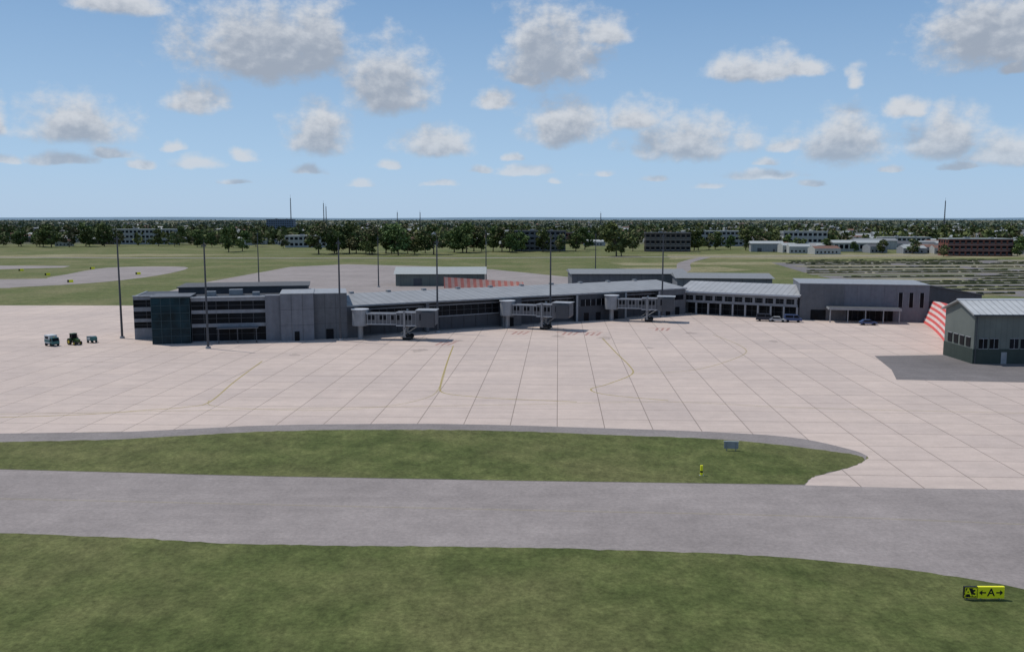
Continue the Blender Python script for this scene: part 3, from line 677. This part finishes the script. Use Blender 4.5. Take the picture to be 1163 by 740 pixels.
for i,(x,y,h) in enumerate(T):
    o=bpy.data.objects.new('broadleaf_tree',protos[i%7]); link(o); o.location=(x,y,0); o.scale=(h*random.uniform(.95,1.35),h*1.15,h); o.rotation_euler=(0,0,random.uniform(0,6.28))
def mass(name,n,y0,y1,hr,q,mats,xr=.72):
    y=y0*np.exp(rng.random(n)*math.log(y1/y0)); x=rng.uniform(-xr,xr,n)*y
    k=np.sin(x*.011+y*.004)+np.sin(x*.023-y*.007+2)+rng.normal(size=n)*.9; keep=k>-.7; x=x[keep];y=y[keep];n=len(x)
    h=rng.uniform(*hr,n); wd=h*rng.uniform(.35,.65,n)
    u=rng.normal(size=(n,q,3)); u/=np.linalg.norm(u,axis=2)[...,None]; u*=rng.uniform(.5,1.1,(n,q,1))
    C=np.stack([x[:,None]+u[...,0]*wd[:,None],y[:,None]+u[...,1]*wd[:,None],h[:,None]*(.50+.42*u[...,2])],2)
    sz=np.repeat(h*.25,q)*rng.uniform(.7,1.4,n*q)
    tree_m=rng.integers(0,3,n); mi=np.where(rng.random((n,q))<.55,tree_m[:,None],0).reshape(-1)
    me=build(name,quads(C.reshape(-1,3),sz),mats,mi.tolist()); link(bpy.data.objects.new(name,me))
mass('distant_tree_line',3400,920,2800,(7,16),28,['leaf_d','leaf_l','leaf_o'])
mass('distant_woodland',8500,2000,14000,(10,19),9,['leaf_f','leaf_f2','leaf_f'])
v=[];f=[];n=160
for i in range(n+1):
    a=-1.1+2.2*i/n; d=15500; hgt=32+22*(.5+.5*math.sin(i*.21)*math.sin(i*.057+1)); v+=[(d*math.sin(a),d*math.cos(a),-5),(d*1.03*math.sin(a),d*1.03*math.cos(a),hgt)]
f=[(2*i,2*i+2,2*i+3,2*i+1) for i in range(n)]
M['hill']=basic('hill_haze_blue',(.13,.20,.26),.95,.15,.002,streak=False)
me=bpy.data.meshes.new('hills'); me.from_pydata(v,[],f); me.materials.append(M['hill']); me.update(); link(bpy.data.objects.new('hills',me))
# ------------------------------------------------------------------ sky + clouds
SUN_EL=60; SUN_AZ=-62
W=bpy.data.worlds.new('World'); S.world=W; W.use_nodes=True; nt=W.node_tree
for n_ in list(nt.nodes): nt.nodes.remove(n_)
out=nt.nodes.new('ShaderNodeOutputWorld')
sky=nt.nodes.new('ShaderNodeTexSky'); sky.sky_type='NISHITA'; sky.sun_disc=False; sky.sun_elevation=R(SUN_EL); sky.sun_rotation=R(SUN_AZ); sky.air_density=1; sky.dust_density=.8; sky.ozone_density=1.5
tc=nt.nodes.new('ShaderNodeTexCoord'); sp_=nt.nodes.new('ShaderNodeSeparateXYZ'); L(nt,tc.outputs['Generated'],sp_.inputs[0])
def mth(op,a,b=None,c=None,clamp=False):
    n_=nt.nodes.new('ShaderNodeMath'); n_.operation=op; n_.use_clamp=clamp
    for i,q in enumerate((a,b,c)):
        if q is None: continue
        if isinstance(q,(int,float)): n_.inputs[i].default_value=q
        else: L(nt,q,n_.inputs[i])
    return n_.outputs[0]
x_,y_,z_=sp_.outputs
az=mth('ARCTAN2',x_,y_); hyp=mth('SQRT',mth('ADD',mth('MULTIPLY',x_,x_),mth('MULTIPLY',y_,y_))); el=mth('DIVIDE',z_,mth('MAXIMUM',hyp,.001))
cmb=nt.nodes.new('ShaderNodeCombineXYZ'); L(nt,az,cmb.inputs[0]); L(nt,el,cmb.inputs[1]); base=cmb.outputs[0]
CL=[(-.262,.150,.105,.085,1),(-.215,.168,.05,.07,1),(-.135,.118,.055,.078,.8),(.043,.150,.060,.09,1),(.10,.190,.035,.035,.75),(.485,.150,.07,.082,1),(.265,.147,.055,.034,1),(.305,.149,.030,.022,.9),(.362,.135,.015,.02,.7),
(-.45,.076,.052,.050,1),(-.335,.11,.033,.034,.7),(-.214,.070,.036,.058,1),(-.084,.070,.042,.036,.95),(.058,.083,.050,.05,1),(-.017,.121,.024,.024,1),(.018,.147,.025,.018,.9),
(.195,.067,.070,.048,.95),(.14,.098,.035,.034,.7),(.353,.057,.050,.056,1),(.413,.102,.025,.022,1),(.452,.062,.042,.048,.95),(.505,.052,.040,.035,1),(-.41,.205,.050,.032,1),(-.5,.215,.055,.03,1),(.23,.240,.10,.03,1),
(-.47,.053,.03,.014,.95),(-.42,.061,.022,.012,.95),(-.51,.052,.015,.011,.9),(-.393,.052,.013,.009,.9),(-.338,.053,.024,.015,.95),(-.292,.060,.019,.014,1),(-.362,.069,.015,.012,1),
(-.222,.047,.02,.011,.9),(-.17,.035,.018,.009,.8),(-.14,.054,.014,.011,.8),(-.036,.05,.014,.009,.9),(.008,.048,.034,.013,1),(-.002,.064,.013,.009,.9),(.043,.038,.011,.007,.8),(.295,.071,.018,.016,1),(.28,.057,.015,.009,.8),
(.272,.043,.045,.011,.9),(.405,.048,.016,.008,.8),(.327,.034,.015,.006,.8),(.157,.041,.018,.007,.8),(.47,.048,.022,.009,.8),(-.53,.084,.018,.036,1),(.51,.138,.022,.015,.9),(-.30,.036,.02,.006,.8),(.10,.046,.016,.007,.8),(-.08,.036,.02,.006,.8),(.22,.034,.02,.006,.8)]
def mask(vec,dy=0):
    acc=None
    for a,e,w_,h_,s_ in CL:
        ry=h_*.95; cy=e+h_*.20-dy; rx=w_*1.15
        m_=nt.nodes.new('ShaderNodeVectorMath'); m_.operation='MULTIPLY_ADD'; L(nt,vec,m_.inputs[0]); m_.inputs[1].default_value=(1/rx,1/ry,0); m_.inputs[2].default_value=(-a/rx,-cy/ry,1.0-s_)
        n_=nt.nodes.new('ShaderNodeVectorMath'); n_.operation='MULTIPLY'; L(nt,m_.outputs[0],n_.inputs[0]); n_.inputs[1].default_value=(-1,-3.0,1)
        x2=nt.nodes.new('ShaderNodeVectorMath'); x2.operation='MAXIMUM'; L(nt,m_.outputs[0],x2.inputs[0]); L(nt,n_.outputs[0],x2.inputs[1])
        l_=nt.nodes.new('ShaderNodeVectorMath'); l_.operation='LENGTH'; L(nt,x2.outputs[0],l_.inputs[0])
        acc=l_.outputs['Value'] if acc is None else mth('MINIMUM',acc,l_.outputs['Value'])
    return mth('SUBTRACT',1.0,acc)
def mrange(v_,a,b_,c=0,d=1):
    n_=nt.nodes.new('ShaderNodeMapRange'); n_.interpolation_type='SMOOTHSTEP'; L(nt,v_,n_.inputs[0])
    for i,q in enumerate((a,b_,c,d)): n_.inputs[i+1].default_value=q
    return n_.outputs[0]
K=10
def scaled(col):
    s=nt.nodes.new('ShaderNodeVectorMath'); s.operation='SCALE'; L(nt,col,s.inputs[0]); s.inputs['Scale'].default_value=K; return s.outputs[0]
grad=nt.nodes.new('ShaderNodeValToRGB'); e_=grad.color_ramp.elements
L(nt,mth('MULTIPLY',el,2.0,None,True),grad.inputs[0])
e_[0].position=0; e_[0].color=(.44,.60,.80,1); e_[1].position=1; e_[1].color=(.15,.27,.49,1)
q=e_.new(.12); q.color=(.375,.565,.80,1); q=e_.new(.5); q.color=(.19,.35,.60,1)
skyc=mix(nt,.88,sky.outputs[0],scaled(grad.outputs[0]))
wn=nt.nodes.new('ShaderNodeTexNoise'); wn.inputs['Scale'].default_value=30; wn.inputs['Detail'].default_value=4; L(nt,base,wn.inputs['Vector'])
sub=nt.nodes.new('ShaderNodeVectorMath'); sub.operation='SUBTRACT'; L(nt,wn.outputs['Color'],sub.inputs[0]); sub.inputs[1].default_value=(.5,.5,.5)
ad=nt.nodes.new('ShaderNodeVectorMath'); ad.operation='MULTIPLY_ADD'; L(nt,sub.outputs[0],ad.inputs[0]); ad.inputs[1].default_value=(.040,.010,0); L(nt,base,ad.inputs[2])
mk=mask(ad.outputs[0]); mk1=mask(ad.outputs[0],.026)
mp=nt.nodes.new('ShaderNodeMapping'); mp.inputs['Scale'].default_value=(1,1.25,1); L(nt,base,mp.inputs['Vector'])
n1=noise(nt,mp.outputs[0],32,8,.62)
mpo=nt.nodes.new('ShaderNodeMapping'); mpo.inputs['Scale'].default_value=(1,1.25,1); mpo.inputs['Location'].default_value=(-.005,.009,0); L(nt,base,mpo.inputs['Vector'])
n2=noise(nt,mpo.outputs[0],32,5,.55)
d0=mth('ADD',mk,mth('MULTIPLY',mth('SUBTRACT',n1,.5),1.4))
alpha=mth('MULTIPLY',mrange(d0,-.06,.60),.92)
relief=mth('MULTIPLY',mth('SUBTRACT',n1,n2),1.8)
shade=mth('SUBTRACT',mk1,relief)
lit=mrange(shade,-.35,.80,1,0)
ccol=mix(nt,lit,(.34*K,.385*K,.46*K),(.64*K,.665*K,.705*K))
ccol=mix(nt,mrange(el,0,.11,.42,0),ccol,skyc)
edge=mth('MULTIPLY',mth('MULTIPLY',mrange(az,-.75,-.62),mrange(az,.62,.75,1,0)),mrange(el,.27,.36,1,0))
bg2=nt.nodes.new('ShaderNodeBackground'); bg2.inputs['Strength'].default_value=.1
L(nt,mix(nt,mth('MULTIPLY',alpha,edge),skyc,ccol),bg2.inputs['Color'])
n3=noise(nt,base,5,5,.62)
oa=mth('MULTIPLY',mrange(n3,.52,.68),mth('SUBTRACT',1.0,edge))
bg1=nt.nodes.new('ShaderNodeBackground'); bg1.inputs['Strength'].default_value=.1
L(nt,mix(nt,oa,skyc,(.60*K,.62*K,.66*K)),bg1.inputs['Color'])
gate=mth('MULTIPLY',mth('MULTIPLY',mth('LESS_THAN',mth('ABSOLUTE',az),.76),mth('LESS_THAN',el,.37)),mth('GREATER_THAN',el,.012))
ms_=nt.nodes.new('ShaderNodeMixShader'); L(nt,gate,ms_.inputs[0]); L(nt,bg1.outputs[0],ms_.inputs[1]); L(nt,bg2.outputs[0],ms_.inputs[2]); L(nt,ms_.outputs[0],out.inputs[0])
try: W.cycles.sampling_method='MANUAL'; W.cycles.sample_map_resolution=256
except Exception: pass
# ------------------------------------------------------------------ sun
sd=bpy.data.lights.new('sun','SUN'); sd.energy=3.3; sd.angle=R(.5); sd.color=(1,.96,.90); so=bpy.data.objects.new('sun',sd); link(so)
a=R(SUN_AZ); e=R(SUN_EL); dvec=Vector((math.sin(a)*math.cos(e),math.cos(a)*math.cos(e),math.sin(e)))
so.rotation_euler=dvec.to_track_quat('Z','Y').to_euler(); so.location=(0,0,100)
# ------------------------------------------------------------------ camera
cd=bpy.data.cameras.new('camera'); cd.sensor_width=36; cd.lens=30.95; cd.clip_start=.5; cd.clip_end=60000
co=bpy.data.objects.new('camera',cd); link(co); co.location=(0,0,28); co.rotation_euler=(R(90)-math.atan(.122),0,0); S.camera=co
S.view_settings.view_transform='Standard'; S.view_settings.look='None'; S.view_settings.exposure=0
